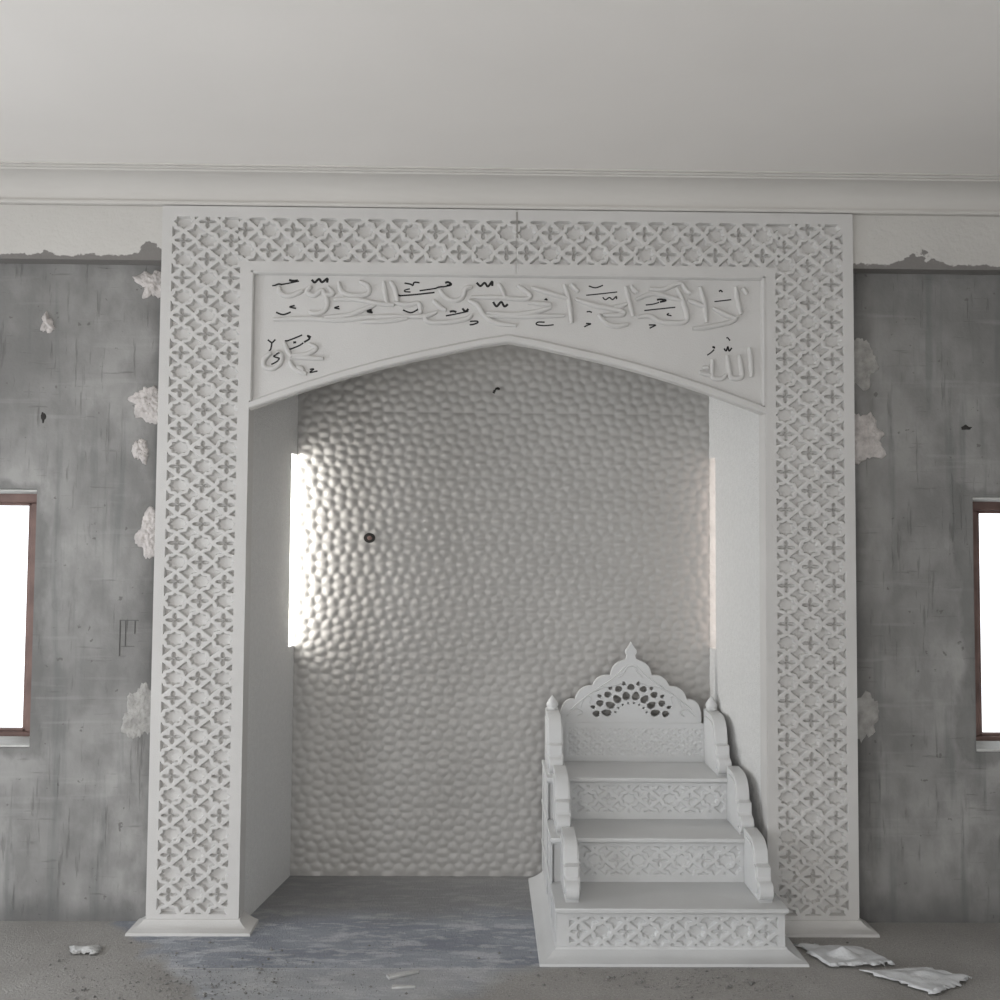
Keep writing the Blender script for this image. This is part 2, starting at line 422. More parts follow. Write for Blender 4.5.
for side in (-1, 1):
    a, b_ = sorted((side*1.105, side*1.49))
    i0, i1 = sorted((side*1.105, side*1.449))
    X_ = np.concatenate([[a, a+.004] if side < 0 else [], np.arange(i0, i1+st, st), [b_-.004, b_] if side > 0 else []])
    if side < 0: X_[-1] = -1.105
    Z_ = np.concatenate([[.0, .02], np.arange(.06, 3.012, st), [3.05, 3.055]])
    grid_relief('pilaster', X_, Z_, pil_dep(side), 0, .0985, M['white'], S)
def top_dep(X, Z):
    b = np.minimum(3.008-Z, Z-2.818)/.08
    return RD*sstep(np.minimum(top_lat(X, Z), b)/.05)+.004*np.clip(1-np.abs(X-JX)/.003, 0, 1)
X_ = np.concatenate([np.arange(-1.105, 1.105, st), [1.105]])
Z_ = np.concatenate([[2.776, 2.80], np.arange(2.813, 3.012, st), [3.05, 3.055]])
grid_relief('lintel', X_, Z_, top_dep, 0, .0985, M['white'], S)
# flared foot mouldings
pr = [(0, .047), (.006, .047), (.010, .040), (.022, .029), (.042, .018), (.060, .011), (.062, 0), (0, 0)]
for path in ([(-1.1049, .096), (-1.1049, 0), (-1.49, 0), (-1.49, .098)][::-1], [(1.49, .098), (1.49, 0), (1.112, 0)][::-1]):
    V, F = sweep(path, pr)
    o = mesh('foot_moulding', V, F, M['white'], S, 30)
    b = bmesh.new(); b.from_mesh(o.data); bmesh.ops.recalc_face_normals(b, faces=b.faces); b.to_mesh(o.data); b.free()
# spandrel with the pointed arch
half = [(0, 2.480), (.12, 2.460), (.25, 2.432), (.40, 2.399), (.55, 2.362), (.70, 2.319), (.85, 2.271), (.97, 2.229), (1.05, 2.200), (1.105, 2.180)]
arch = [(-x, z) for x, z in half[::-1]]+half[1:]
SP = plate('spandrel_panel', [(-1.1045, 2.7755)]+arch[:1]+arch[1:-1]+[arch[-1], (1.1045, 2.7755)], [], .020, .056, M['white'], S)
# arch band: lower moulding following the arch
def ribbon_arch(name, off0, off1, y0, y1, m):
    V = []; F = []
    for i, (x, z) in enumerate(arch):
        a = arch[max(i-1, 0)]; c = arch[min(i+1, len(arch)-1)]
        t = Vector((c[0]-a[0], c[1]-a[1])).normalized(); n = Vector((-t.y, t.x))
        if i == 0 or i == len(arch)-1: n = Vector((0, 1.06))
        for o_, y in ((off0, y1), (off0, y0+.006), (off0+.006, y0), (off1-.010, y0), (off1, y0+.012), (off1, y1)):
            V.append((x+n.x*o_, y, z+n.y*o_))
    k = 6
    for i in range(len(arch)-1):
        for j in range(k): F.append((i*k+j, (i+1)*k+j, (i+1)*k+(j+1) % k, i*k+(j+1) % k))
    F += [tuple(range(k)), tuple((len(arch)-1)*k+j for j in range(k))[::-1]]
    o = mesh(name, V, F, m, S, 25); b = bmesh.new(); b.from_mesh(o.data); bmesh.ops.recalc_face_normals(b, faces=b.faces); b.to_mesh(o.data); b.free()
    return o
ribbon_arch('arch_moulding', .001, .036, .001, .056, M['white'])
# inner fillet of the recess: left, top, right strips with a chamfer
for s in (-1, 1):
    b = MB(); q = [(s*1.105, -.003), (s*1.0985, -.003), (s*1.094, .003), (s*1.092, .021), (s*1.105, .021)]
    if s < 0: q = q[::-1]
    prism(b, q, 2.215, 2.776)
    b.build('recess_fillet', M['white'], S)
b = MB(); prof = [(-.003, 2.776), (-.003, 2.769), (.003, 2.764), (.021, 2.762), (.021, 2.776)]
extrude_x('recess_fillet', prof, -1.105, 1.105, M['white'], S)
# hairline dirt on the joint of the two lintel castings
def blob_poly(pts, y0, y1, name, m, parent): return plate(name, pts, [], y0, y1, m, parent)
blob_poly([(.028, 3.046), (.037, 3.045), (.038, 3.00), (.036, 2.95), (.039, 2.93), (.031, 2.935), (.030, 3.0)], -.0012, .001, 'joint_stain', M['stain'], S)

# -------- raised calligraphy and painted marks (traced on the panel's own grid: 1 unit = 4.33 mm)
GX = lambda x, y: .004322*x+.000034*y-2.206817
GZ = lambda x, y: .000046*x-.004361*y+3.953587
def spline(pts, n=7):
    P = [pts[0]]+list(pts)+[pts[-1]]; out = []
    for i in range(1, len(P)-2):
        p0, p1, p2, p3 = [np.array(q, float) for q in P[i-1:i+3]]
        for k in range(n):
            t = k/n; out.append(.5*((2*p1)+(-p0+p2)*t+(2*p0-5*p1+4*p2-p3)*t*t+(-p0+3*p1-3*p2+p3)*t**3))
    out.append(np.array(P[-2], float)); return out
def stroke(name, pts, w, h, yf, m, parent, taper=.45, seg=7, n=6):
    q = spline(pts, n); q = [np.array([GX(*p), GZ(*p)]) for p in q]; N = len(q); V = []; F = []
    for i, p in enumerate(q):
        t = q[min(i+1, N-1)]-q[max(i-1, 0)]; t = t/(np.linalg.norm(t)+1e-9); nn = np.array([-t[1], t[0]])
        f = i/(N-1) if N > 1 else 0; e = min(f, 1-f)*N/4; ww = w*(1-taper*(1-min(1, e)))
        for j in range(seg):
            a = math.pi*j/(seg-1); c = math.cos(a); s = math.sin(a)
            V.append((p[0]+nn[0]*ww*c, yf-h*(max(s, 0)**.8), p[1]+nn[1]*ww*c))
    for i in range(N-1):
        for j in range(seg-1): F.append((i*seg+j, i*seg+j+1, (i+1)*seg+j+1, (i+1)*seg+j))
        F.append((i*seg+seg-1, i*seg, (i+1)*seg, (i+1)*seg+seg-1))
    F += [tuple(range(seg))[::-1], tuple((N-1)*seg+j for j in range(seg))]
    o = mesh(name, V, F, m, parent, 50)
    b = bmesh.new(); b.from_mesh(o.data); bmesh.ops.recalc_face_normals(b, faces=b.faces); b.to_mesh(o.data); b.free()
    return o
K = 6.6667
def tr(ox, pts): return [(ox+x/K, 265+y/K) for x, y in pts]
A_, B_, C_, D_ = 250, 390, 530, 640
letters = [
 (A_, [(195, 150), (205, 190), (255, 212), (315, 195), (355, 175)]),
 (A_, [(410, 145), (385, 185), (430, 208), (480, 175), (505, 205), (555, 195), (520, 150)]),
 (A_, [(500, 195), (518, 260), (495, 312), (440, 330), (398, 315)]),
 (A_, [(590, 120), (612, 182), (680, 208), (780, 200), (790, 150), (730, 115)]),
 (A_, [(165, 368), (400, 362), (600, 372), (800, 352), (1060, 345)]),
 (A_, [(560, 235), (700, 232), (850, 262), (960, 272)]),
 (A_, [(890, 115), (900, 190), (915, 260)]), (A_, [(935, 115), (965, 165), (985, 250)]),
 (A_, [(500, 352), (650, 340), (750, 305), (840, 268)]), (A_, [(740, 385), (900, 378), (1050, 360)]),
 (B_, [(25, 255), (110, 272), (190, 262), (205, 330)]), (B_, [(120, 350), (230, 345), (310, 318)]),
 (B_, [(330, 170), (370, 222), (430, 242), (480, 220), (500, 165), (545, 150)]),
 (B_, [(285, 240), (330, 285), (372, 305)]), (B_, [(230, 345), (250, 382), (360, 388), (500, 365), (545, 335)]),
 (B_, [(520, 240), (585, 275), (625, 340), (700, 390), (840, 408)]),
 (B_, [(540, 220), (720, 222), (890, 232), (930, 205), (850, 140)]), (B_, [(722, 130), (740, 165), (765, 225)]),
 (B_, [(640, 322), (800, 335), (960, 318), (1070, 290)]), (B_, [(640, 345), (900, 348), (1160, 343)]),
 (C_, [(5, 155), (120, 190), (250, 228)]), (C_, [(300, 232), (430, 275), (600, 308), (612, 335), (480, 340)]),
 (C_, [(455, 335), (500, 390), (570, 412), (650, 400)]), (C_, [(225, 135), (258, 240), (275, 392)]),
 (C_, [(270, 130), (295, 160), (322, 182)]), (C_, [(-20, 255), (70, 262), (140, 270)]),
 (C_, [(635, 148), (660, 250), (685, 348)]), (C_, [(670, 140), (690, 170), (715, 185)]), (C_, [(560, 282), (600, 280), (645, 262)]),
 (D_, [(-30, 235), (80, 195), (180, 215), (275, 240)]), (D_, [(60, 160), (150, 168), (240, 130), (282, 128)]),
 (D_, [(245, 155), (290, 260), (308, 375), (200, 390), (130, 382), (60, 345), (-20, 352)]), (D_, [(282, 130), (305, 170), (335, 195)]),
 (D_, [(320, 238), (380, 262), (430, 285)]), (D_, [(400, 150), (428, 260), (442, 388)]),
 (D_, [(485, 292), (570, 335), (640, 365)]), (D_, [(648, 350), (600, 385), (450, 418), (345, 428)]),
 (D_, [(640, 150), (652, 240), (672, 335)]), (D_, [(682, 158), (700, 175), (715, 198)]),
 (D_, [(725, 555), (735, 650), (737, 752)]), (D_, [(658, 605), (668, 680), (675, 745), (640, 760), (600, 752), (588, 700), (578, 608)]),
 (D_, [(570, 735), (540, 760), (480, 755), (475, 700), (478, 635)]), (D_, [(465, 738), (420, 728), (388, 718)]), (D_, [(412, 690), (435, 688), (452, 695)]),
 (A_, [(150, 590), (105, 630), (108, 682), (165, 692), (215, 650), (215, 600), (185, 580)]),
 (A_, [(235, 520), (255, 570), (285, 615)]), (A_, [(285, 605), (380, 600), (445, 560), (400, 530)]),
 (A_, [(290, 618), (390, 622), (495, 628)]), (A_, [(270, 640), (300, 690), (350, 715), (385, 728)]), (A_, [(320, 685), (345, 690), (365, 705)]),
]
LW, LH = .0115, .015
LP = np.array([(GX(*q), GZ(*q)) for ox, p in letters for q in spline(tr(ox, p), 12)])
for ox, p in letters: stroke('raised_letter', tr(ox, p), LW, LH, .0205, M['white'], SP, .35)
marks = [
 (A_, 1.0, [(150, 143), (230, 132), (328, 112)]), (A_, 1.9, [(262, 106), (290, 110), (320, 108)]), (A_, 1.8, [(412, 105), (432, 117), (460, 102), (480, 116), (515, 100), (513, 118)]),
 (A_, 1.2, [(178, 320), (225, 335), (275, 318)]), (A_, 1.1, [(300, 275), (268, 284), (310, 294)]), (A_, 1.1, [(595, 280), (565, 290), (598, 297)]),
 (A_, 1.2, [(812, 305), (783, 315), (815, 322), (798, 310)]), (A_, 1.1, [(125, 502), (152, 520), (175, 500)]), (A_, 1.1, [(152, 520), (148, 550), (140, 580)]),
 (A_, 1.0, [(150, 665), (180, 650), (205, 628), (165, 612), (190, 598), (208, 592)]), (A_, 1.0, [(242, 514), (300, 492), (352, 470)]), (A_, 1.6, [(293, 520), (313, 519)]),
 (A_, 1.0, [(270, 566), (330, 542), (360, 522)]), (A_, 1.4, [(365, 518), (400, 495), (388, 475), (410, 486)]), (A_, 1.0, [(405, 698), (430, 696), (405, 718), (455, 709)]),
 (B_, 1.1, [(95, 125), (135, 132), (150, 140), (160, 120), (195, 122)]), (B_, .9, [(130, 163), (97, 172), (100, 182), (135, 184)]), (B_, 1.0, [(195, 176), (300, 160), (400, 140)]),
 (B_, 1.7, [(365, 125), (385, 122), (405, 132), (375, 138)]), (B_, 1.1, [(55, 210), (180, 200), (295, 187)]), (B_, 1.1, [(85, 304), (138, 322), (185, 300)]),
 (B_, 1.7, [(575, 125), (600, 140), (628, 126), (650, 142), (678, 120), (678, 140)]), (B_, 1.7, [(685, 255), (708, 275), (738, 255), (760, 275), (783, 265)]),
 (B_, 1.0, [(370, 343), (440, 330), (520, 312)]), (B_, 1.6, [(395, 315), (420, 312), (440, 318)]), (B_, 1.7, [(480, 296), (500, 310), (520, 298)]),
 (B_, 1.1, [(530, 380), (575, 378), (582, 388), (550, 400), (528, 402)]),
 (C_, 1.0, [(95, 237), (105, 230), (112, 240)]), (C_, .9, [(95, 385), (50, 385), (40, 400), (90, 408), (155, 402)]), (C_, .8, [(390, 143), (435, 155), (485, 138)]),
 (C_, .7, [(372, 205), (480, 194), (580, 183)]), (C_, .8, [(483, 218), (500, 235), (528, 220), (548, 234), (573, 213), (575, 232)]), (C_, .9, [(375, 316), (395, 314), (410, 320)]),
 (C_, .9, [(370, 393), (402, 396), (380, 405), (358, 416)]), (C_, .8, [(770, 270), (820, 264), (860, 252)]), (C_, 1.4, [(845, 235), (875, 232), (905, 240), (865, 250)]),
 (C_, .8, [(760, 307), (860, 296), (968, 285)]), (C_, .9, [(925, 325), (913, 335), (942, 342)]), (C_, .9, [(790, 403), (835, 404), (815, 415), (795, 425)]),
 (D_, 1.0, [(528, 180), (540, 172), (552, 184)]), (D_, .7, [(497, 247), (550, 241), (610, 234)]), (D_, .9, [(574, 490), (585, 490), (598, 508)]),
 (D_, .8, [(445, 605), (470, 588), (492, 568)]), (D_, 1.4, [(480, 550), (492, 552), (490, 560)]), (D_, 1.1, [(558, 560), (572, 576), (584, 548), (592, 577), (610, 556)]),
]
def surface_rise(x, z):
    d = np.min(np.hypot(LP[:, 0]-x, LP[:, 1]-z)); return LH*max(0, 1-(d/LW)**2)**.4 if d < LW else 0
for ox, w, p in marks:
    if w >= 1.7:      # toothed marks stand a little taller
        my = sum(c[1] for c in p)/len(p); p = [(a, my+(c-my)*1.5) for a, c in p]
    q = spline(tr(ox, p), 6); q = [np.array([GX(*c), GZ(*c)]) for c in q]; N = len(q); V = []; F = []; hw = .0025*w+.0010
    for i, c in enumerate(q):
        t = q[min(i+1, N-1)]-q[max(i-1, 0)]; t = t/(np.linalg.norm(t)+1e-9); nn = np.array([-t[1], t[0]])*hw
        y = .0205-max(surface_rise(*c), surface_rise(*(c+nn)), surface_rise(*(c-nn)))
        for sg, dy in ((-1, 0), (-.8, -.0016), (.8, -.0016), (1, 0)): V.append((c[0]+sg*nn[0], y+dy, c[1]+sg*nn[1]))
    for i in range(N-1):
        for k in range(4): F.append((i*4+k, i*4+(k+1) % 4, (i+1)*4+(k+1) % 4, (i+1)*4+k))
    F += [(3, 2, 1, 0), tuple((N-1)*4+k for k in range(4))]
    mesh('ink_mark', V, F, M['ink'], SP)

# ------------------------------------------------------------------ the stepped pulpit
Q = empty('minbar_staircase', (.62, 0, 0))
tag(Q, 'white three-step pulpit staircase with pierced crown back standing in the niche', 'minbar')
P0 = Vector((.62, 0, 0))
def par(o):
    o.parent = Q; o.matrix_parent_inverse = Matrix.Translation(-P0); return o
TR = [.20, .387, .574]; RY = [-.28, .006, .276]; YB = .632
body = MB()
ST = {}
XR = [1.092, 1.060, 1.020]
def rp_dep(x0, x1, z0, z1, xc, zc, dep):
    def f(X, Z):
        m = lattice((X-xc)/.0918, (Z-zc)/.0735)
        b = np.minimum(np.minimum(X-x0, x1-X), np.minimum(Z-z0, z1-Z))/.07
        return dep*sstep(np.minimum(m, b)/.06)
    return f
for i in range(3):
    zb = 0 if i == 0 else TR[i-1]; xr = XR[i]; y1 = RY[i+1]+.0 if i < 2 else YB
    zlo, zhi = zb, TR[i]-.026
    # core block of the step
    c = MB(); yn = RY[i+1]+.022 if i < 2 else YB
    c.box(.205, xr, RY[i]+.022, min(yn, YB), zlo+(.0005 if i else 0), zhi)
    if i < 2: c.box(.205, 1.020, min(yn, YB), YB, zlo+(.0005 if i else 0), zhi)
    par(c.build('step_block', M['white_step'], None))
    a0, a1 = (.2, xr) if i == 0 else (.207, xr-.002)
    px0, px1 = (.247, 1.066) if i == 0 else (.305, .992)
    pz0, pz1 = (.050, .160) if i == 0 else (zb+.030, zhi-.012)
    zc = .5*(pz0+pz1)
    st2 = .0024
    X_ = np.concatenate([[a0], np.arange(px0-.004, px1+.006, st2), [a1]])
    Z_ = np.concatenate([[zlo+.0005], np.arange(pz0-.004, pz1+.006, st2), [zhi]])
    par(grid_relief('riser_panel', X_, Z_, rp_dep(px0, px1, pz0, pz1, .377, zc, .012 if i == 0 else .009), RY[i], RY[i]+.0215, M['white_step']))
    # tread with rounded nosing and a cove under it
    yfn = RY[i]-.022
    xl, xr2 = .189, (1.103, 1.066, 1.023)[i]
    yb = RY[i+1]+.004 if i < 2 else YB+.004
    t0, t1 = TR[i]-.026, TR[i]
    b = MB()
    # outline slightly bevelled: main slab plus thinner fillet below
    b.box(xl, xr2, yfn, yb if i < 2 else yb, t0+.008, t1)
    if i < 2: b.box(xl, 1.0235, yb, YB+.004, t0+.008, t1)
    b.box(xl+.007, xr2-.007 if i == 0 else xr2-.001, yfn+.009, yb-.002, t0, t0+.0079)
    par(b.build('tread', M['white_step'], None, .005))
for i in range(3):
    par(box('flank_panel', .1972, .2046, RY[i]+.004, YB-.002, (.0 if i == 0 else TR[i-1])+.001, TR[i]-.027, M['white_step'], None))
# side pilaster strips on the left flank
for y0, w in ((-.27, .05), (-.02, .05), (.26, .05), (.58, .05)):
    zt = TR[0] if y0 < -.1 else TR[1] if y0 < .2 else TR[2]
    zs_ = [0.06]+[t for t in TR if t <= zt+1e-6]
    for a, c in zip(zs_[:-1], zs_[1:]):
        par(box('flank_strip', .1925, .197, y0, y0+w, a+(.001 if a > .07 else 0), c-.027, M['white_step'], None, .003))
# flared base moulding
V, F = sweep([(.2, .63), (.2, -.28), (1.092, -.28), (1.092, -.075)][::1], [(0, .048), (.004, .048), (.008, .040), (.030, .026), (.056, .014), (.070, .010), (.072, 0), (0, 0)])
# path runs so that the outside lies on the right-hand side when walking back to front along the left flank
V2, F2 = sweep([(.2, .63), (.2, -.28), (1.092, -.28), (1.092, -.075)], [(-o_, z) for o_, z in [(0, .048), (.004, .048), (.008, .040), (.030, .026), (.056, .014), (.070, .010), (.072, 0), (0, 0)]])
cand = V if min(v[0] for v in V) < .19 else V2
o = mesh('base_moulding', cand, F, M['white_step'], None, 30); b = bmesh.new(); b.from_mesh(o.data); bmesh.ops.recalc_face_normals(b, faces=b.faces); b.to_mesh(o.data); b.free(); par(o)
# scrolled side wings standing on each tread
def wing_profile(z0, yf, yb, ztop, last=False):
    p = [(yf+.012, z0)]
    for k in range(7):       # round toe
        a = -.45*math.pi+k/6*.95*math.pi; p.append((yf+.032-.034*math.cos(a), z0+.042+.036*math.sin(a)))
    p += [(yf+.040, z0+.088), (yf+.040, z0+.128), (yf+.074, z0+.134), (yf+.074, z0+.150)]
    y0, za = yf+.078, z0+.152
    for k in range(1, 8):    # swan neck to the top
        f = k/7; p.append((y0+(yb-y0)*(.62*f*f if not last else .45*f*f), za+(ztop-za)*math.sin(f*math.pi/2)))
    p += [(yb, ztop+.004), (yb, z0)]
    return p
WG = [(.20, -.245, .0045, .425), (.387, .020, .2745, .622), (.574, .285, .600, .825)]
for i, (z0, yf, yb, zt) in enumerate(WG):
    for xa, xb in (((.236, .290), (.220, .276), (.204, .264))[i], ((1.005, 1.060), (1.000, 1.055), (.968, 1.026))[i]):
        pf = wing_profile(z0, yf, yb, zt, i == 2)
        par(extrude_x('side_wing', pf, xa, xb, M['white_step'], None, .009))
        # raised inner moulding: the same outline drawn in, proud of both faces
        cy = sum(q[0] for q in pf)/len(pf); cz = sum(q[1] for q in pf)/len(pf)
        inner = [(cy+(q[0]-cy)*.72, cz+(q[1]-cz)*.80) for q in pf]
        side = -1 if xa < .6 else 1
        if side < 0: par(extrude_x('wing_moulding', inner, xa-.006, xa+.002, M['white_step'], None, .003))
        par(extrude_x('wing_moulding', inner, (xb-.002 if side < 0 else xa-.006), (xb+.006 if side < 0 else xa+.002), M['white_step'], None, .003))
# finials on the rear wings
def lathe(prof, seg=20):
    V = []; F = []
    for r, z in prof:
        for k in range(seg): a = 2*math.pi*k/seg; V.append((r*math.cos(a), r*math.sin(a), z))
    n = len(prof)
    for i in range(n-1):
        for k in range(seg): F.append((i*seg+k, i*seg+(k+1) % seg, (i+1)*seg+(k+1) % seg, (i+1)*seg+k))
    F += [tuple(range(seg))[::-1], tuple((n-1)*seg+k for k in range(seg))]
    return V, F
for x in (.234, .997):
    V, F = lathe([(.027, 0), (.030, .006), (.024, .010), (.028, .020), (.026, .032), (.017, .046), (.008, .058), (.002, .066)])
    V = [(x+a, .56+b_, .828+c) for a, b_, c in V]
    par(mesh('finial', V, F, M['white_step'], None, 50))
# crowned back panel with pierced fan
u = .000835; BX = .617; BZ = .782   # fan centre
def cp(x, y): return ((x-470)*u+BX, (450-y)*u+BZ)
def arc_lobe(p, q, bulge):
    (x0, z0), (x1, z1) = p, q; out = []
    mx, mz = (x0+x1)/2, (z0+z1)/2; dx, dz = x1-x0, z1-z0
    for k in range(8):
        t = k/8; s = 4*t*(1-t)*bulge; out.append((x0+dx*t-dz*s, z0+dz*t+dx*s))
    return out
cus = [(62, 450), (72, 388), (146, 343), (248, 266), (350, 206), (441, 118)]
L = [cp(62, 700)]+[cp(62, 420)]
for a, c in zip(cus[1:-1], cus[2:]): L += arc_lobe(cp(*a), cp(*c), .20)
L += [cp(441, 112), cp(446, 92), cp(438, 78), cp(438, 64), cp(447, 52), cp(458, 36), cp(470, 14)]
R_ = [(2*BX-x, z) for x, z in L[::-1][1:]]
outline = L+R_
def petal(ang, r0, r1, w, ex, ez):
    c, s = math.cos(ang), math.sin(ang); P = []
    for k in range(16):
        t = 2*math.pi*k/16; rr = (r0+r1)/2+(r1-r0)/2*math.cos(t); ww = w*math.sin(t)*(1-.25*math.cos(t))
        P.append((BX+(rr*c-ww*s)*ex*u, BZ+.004+(rr*s+ww*c)*ez*u))
    return P
holes = []
for k in range(8): holes.append(petal((k+.5)*math.pi/8, 98, 148, 19, 1.18, 1.0))
for k in range(9):
    a = k*math.pi/8*.93+.035*math.pi; holes.append(petal(a, 154, 190, 18, 1.18, 1.0))
for k in range(8): holes.append(petal(.035*math.pi+(k+.5)*.93*math.pi/8, 183, 208, 9, 1.18, 1.0))
for k in range(8): holes.append(petal((k+1)*math.pi/9, 80, 92, 5, 1.12, .95))
par(plate('back_crown', outline, holes, .596, .622, M['white_step'], None, .0025))
def back_dep(X, Z):
    m = lattice((X-BX)/.040, (Z-.65)/.034); b = np.minimum(np.minimum(X-.31, .965-X), np.minimum(Z-.60, .735-Z))/.05
    return .0035*sstep(np.minimum(m, b)/.12)
X_ = np.arange(.300, .976, .0026); Z_ = np.arange(.5745, .760, .0026)
par(grid_relief('back_panel', X_, Z_, back_dep, .591, .5955, M['white_step']))
# shallow carved leaf relief beside the fan
def rel(pts, w=.0035, h=.004):
    q = [cp(*p) for p in spline(pts, 5)]; V = []; F = []; seg = 5; N = len(q)
    for i, p in enumerate(q):
        a = q[max(i-1, 0)]; c = q[min(i+1, N-1)]; t = Vector((c[0]-a[0], c[1]-a[1])).normalized(); n = (-t.y, t.x)
        for j in range(seg):
            g = math.pi*j/(seg-1); V.append((p[0]+n[0]*w*math.cos(g), .5965-h*max(0, math.sin(g)), p[1]+n[1]*w*math.cos(g)))
    for i in range(N-1):
        for j in range(seg-1): F.append((i*seg+j, i*seg+j+1, (i+1)*seg+j+1, (i+1)*seg+j))
    F += [tuple(range(seg))[::-1], tuple((N-1)*seg+j for j in range(seg))]
    return V, F
b = MB()
for s in (-1, 1):
    mir = (lambda p: p) if s < 0 else (lambda p: (940-p[0], p[1]))
    for pts in ([(100, 440), (150, 400), (190, 420), (160, 440)], [(180, 390), (200, 340), (240, 330), (230, 370)], [(260, 300), (310, 275), (370, 265), (420, 250)],
                [(120, 405), (180, 350), (250, 300), (340, 240), (400, 190), (440, 150)], [(400, 220), (430, 190), (445, 160), (470, 150)]):
        b.add(*rel([mir(p) for p in pts]))
par(b.build('crown_relief', M['white_step'], None, sm=50))

# ------------------------------------------------------------------ marks and fittings on the walls
from mathutils import noise as NZ
def patch(name, cx, cz, w, h, y, m, seed, th=.018, nr=16, na=64, rag=.5):
    """lumpy ragged daub stuck to the wall; stops at the edge of the surround"""
    V = [(cx, y-th, cz)]; F = []; sx = seed*7.3
    for i in range(1, nr+1):
        f = i/nr
        for k in range(na):
            a = 2*math.pi*k/na; ca, sa = math.cos(a), math.sin(a)
            out = 1+rag*(NZ.noise((ca*1.3+sx, sa*1.3, 0))+.45*NZ.noise((ca*3+sx, sa*3, 3))+.30*NZ.noise((ca*9+sx, sa*9, 5))+.12*NZ.noise((ca*30+sx, sa*30, 5)))
            x, z = cx+w/2*f*out*ca, cz+h/2*f*out*sa
            if 1.0 < abs(x) < 1.4935: x = math.copysign(1.4935, x)
            n = NZ.noise((x*26+sx, z*26, 0))+.8*NZ.noise((x*70, z*70+sx, 1))
            t = th*(1-f**3)*max(.15, .8+.45*n)
            V.append((x, y-t-.0004+(.0015 if i == nr else 0), z))
    for k in range(na): F.append((0, 1+k, 1+(k+1) % na))
    for i in range(nr-1):
        for k in range(na): F.append((1+i*na+k, 1+(i+1)*na+k, 1+(i+1)*na+(k+1) % na, 1+i*na+(k+1) % na))
    F.append(tuple(1+(nr-1)*na+k for k in range(na)))
    o = mesh(name, V, F, m, None, 60)
    b_ = bmesh.new(); b_.from_mesh(o.data); bmesh.ops.recalc_face_normals(b_, faces=b_.faces); b_.to_mesh(o.data); b_.free()
    return o
G = 'gypsum daubs beside the surround'
for cx, cz, w, h, m, sd, lab in (
 (-1.553, 2.735, .14, .13, 'gypsum', 1, 'pinkish gypsum daub at the top left, just under the white beam'),
 (-1.555, 2.21, .17, .16, 'gypsum', 2, 'largest pinkish gypsum daub on the left wall, at arch spring height'),
 (-1.592, 2.01, .08, .11, 'gypsum', 3, 'small round gypsum daub below the largest one on the left wall'),
 (-1.545, 1.645, .12, .19, 'gypsum', 4, 'spiky pale gypsum daub against the left pilaster, beside the niche window height'),
 (-1.565, .875, .15, .22, 'gypsum_grey', 5, 'lowest grey gypsum daub on the left wall'),
 (-2.013, 2.56, .055, .09, 'gypsum', 6, 'small white daub alone on the upper left wall away from the surround'),
 (1.540, 2.42, .17, .22, 'gypsum_grey', 7, 'upper smeared grey daub on the right wall'),
 (1.555, 2.095, .20, .21, 'gypsum', 8, 'thick pale gypsum daub on the right wall, right of the arch spring'),
 (1.550, .88, .14, .21, 'gypsum_grey', 9, 'faint grey daub low on the right wall'),
): tag(patch('gypsum_daub', cx, cz, w, h, .1, M[m], sd, .020 if m == 'gypsum' else .008), lab, 'plaster daub', G)
for cx, cz, w, h, sd, lab in ((-2.018, 2.15, .022, .05, 11, 'ragged dark drill hole in the upper left grey wall'), (2.021, 2.14, .05, .022, 12, 'ragged dark drill hole in the right grey wall above the window')):
    tag(patch('drill_hole', cx, cz, w, h, .1, M['dark'], sd, .003, 4, 24, .5), lab, 'hole')
# chased channel scratches with a small box outline on the left wall
b = MB()
for x0, x1, z0, z1 in ((-1.664, -1.661, 1.12, 1.274), (-1.640, -1.637, 1.16, 1.27), (-1.664, -1.585, 1.271, 1.274), (-1.600, -1.5975, 1.215, 1.27), (-1.655, -1.60, 1.16, 1.162)):
    b.box(x0, x1, .097, .101, z0, z1)
tag(b.build('conduit_chase', M['chase'], None), 'dark rectangular conduit outline scratched in the left grey wall', 'wall chase')
# round cable outlet in the pebbled wall
E_ = empty('cable_outlet', (-.662, .676, 1.64)); tag(E_, 'round black cable outlet in the pebbled back wall', 'cable outlet')
V, F = lathe([(.026, 0), (.028, .003), (.028, .012)], 28)
mesh('socket_ring', [(a, -c+.004, b_*.88) for a, b_, c in V], F, M['dark'], E_, 40)
V, F = lathe([(.012, 0), (.010, .006)], 20); mesh('cable_core', [(a+.002, -c-.008, b_*.9) for a, b_, c in V], F, M['frame'], E_, 40)
def tube(pts, r, seg=8):
    V = []; F = []; P = [Vector(p) for p in pts]
    for i, p in enumerate(P):
        t = (P[min(i+1, len(P)-1)]-P[max(i-1, 0)]).normalized(); a = t.orthogonal().normalized(); c = t.cross(a)
        for k in range(seg): g = 2*math.pi*k/seg; V.append(p+a*r*math.cos(g)+c*r*math.sin(g))
    for i in range(len(P)-1):
        for k in range(seg): F.append((i*seg+k, i*seg+(k+1) % seg, (i+1)*seg+(k+1) % seg, (i+1)*seg+k))
    F += [tuple(range(seg))[::-1], tuple((len(P)-1)*seg+k for k in range(seg))]
    return V, F
V, F = tube([(-.03, .690, 2.385), (-.036, .667, 2.386), (-.045, .655, 2.382), (-.052, .650, 2.372), (-.058, .655, 2.36)], .006)
tag(mesh('ceiling_hook', V, F, M['dark'], None, 40), 'small dark hook in the pebbled wall under the arch point', 'hook')

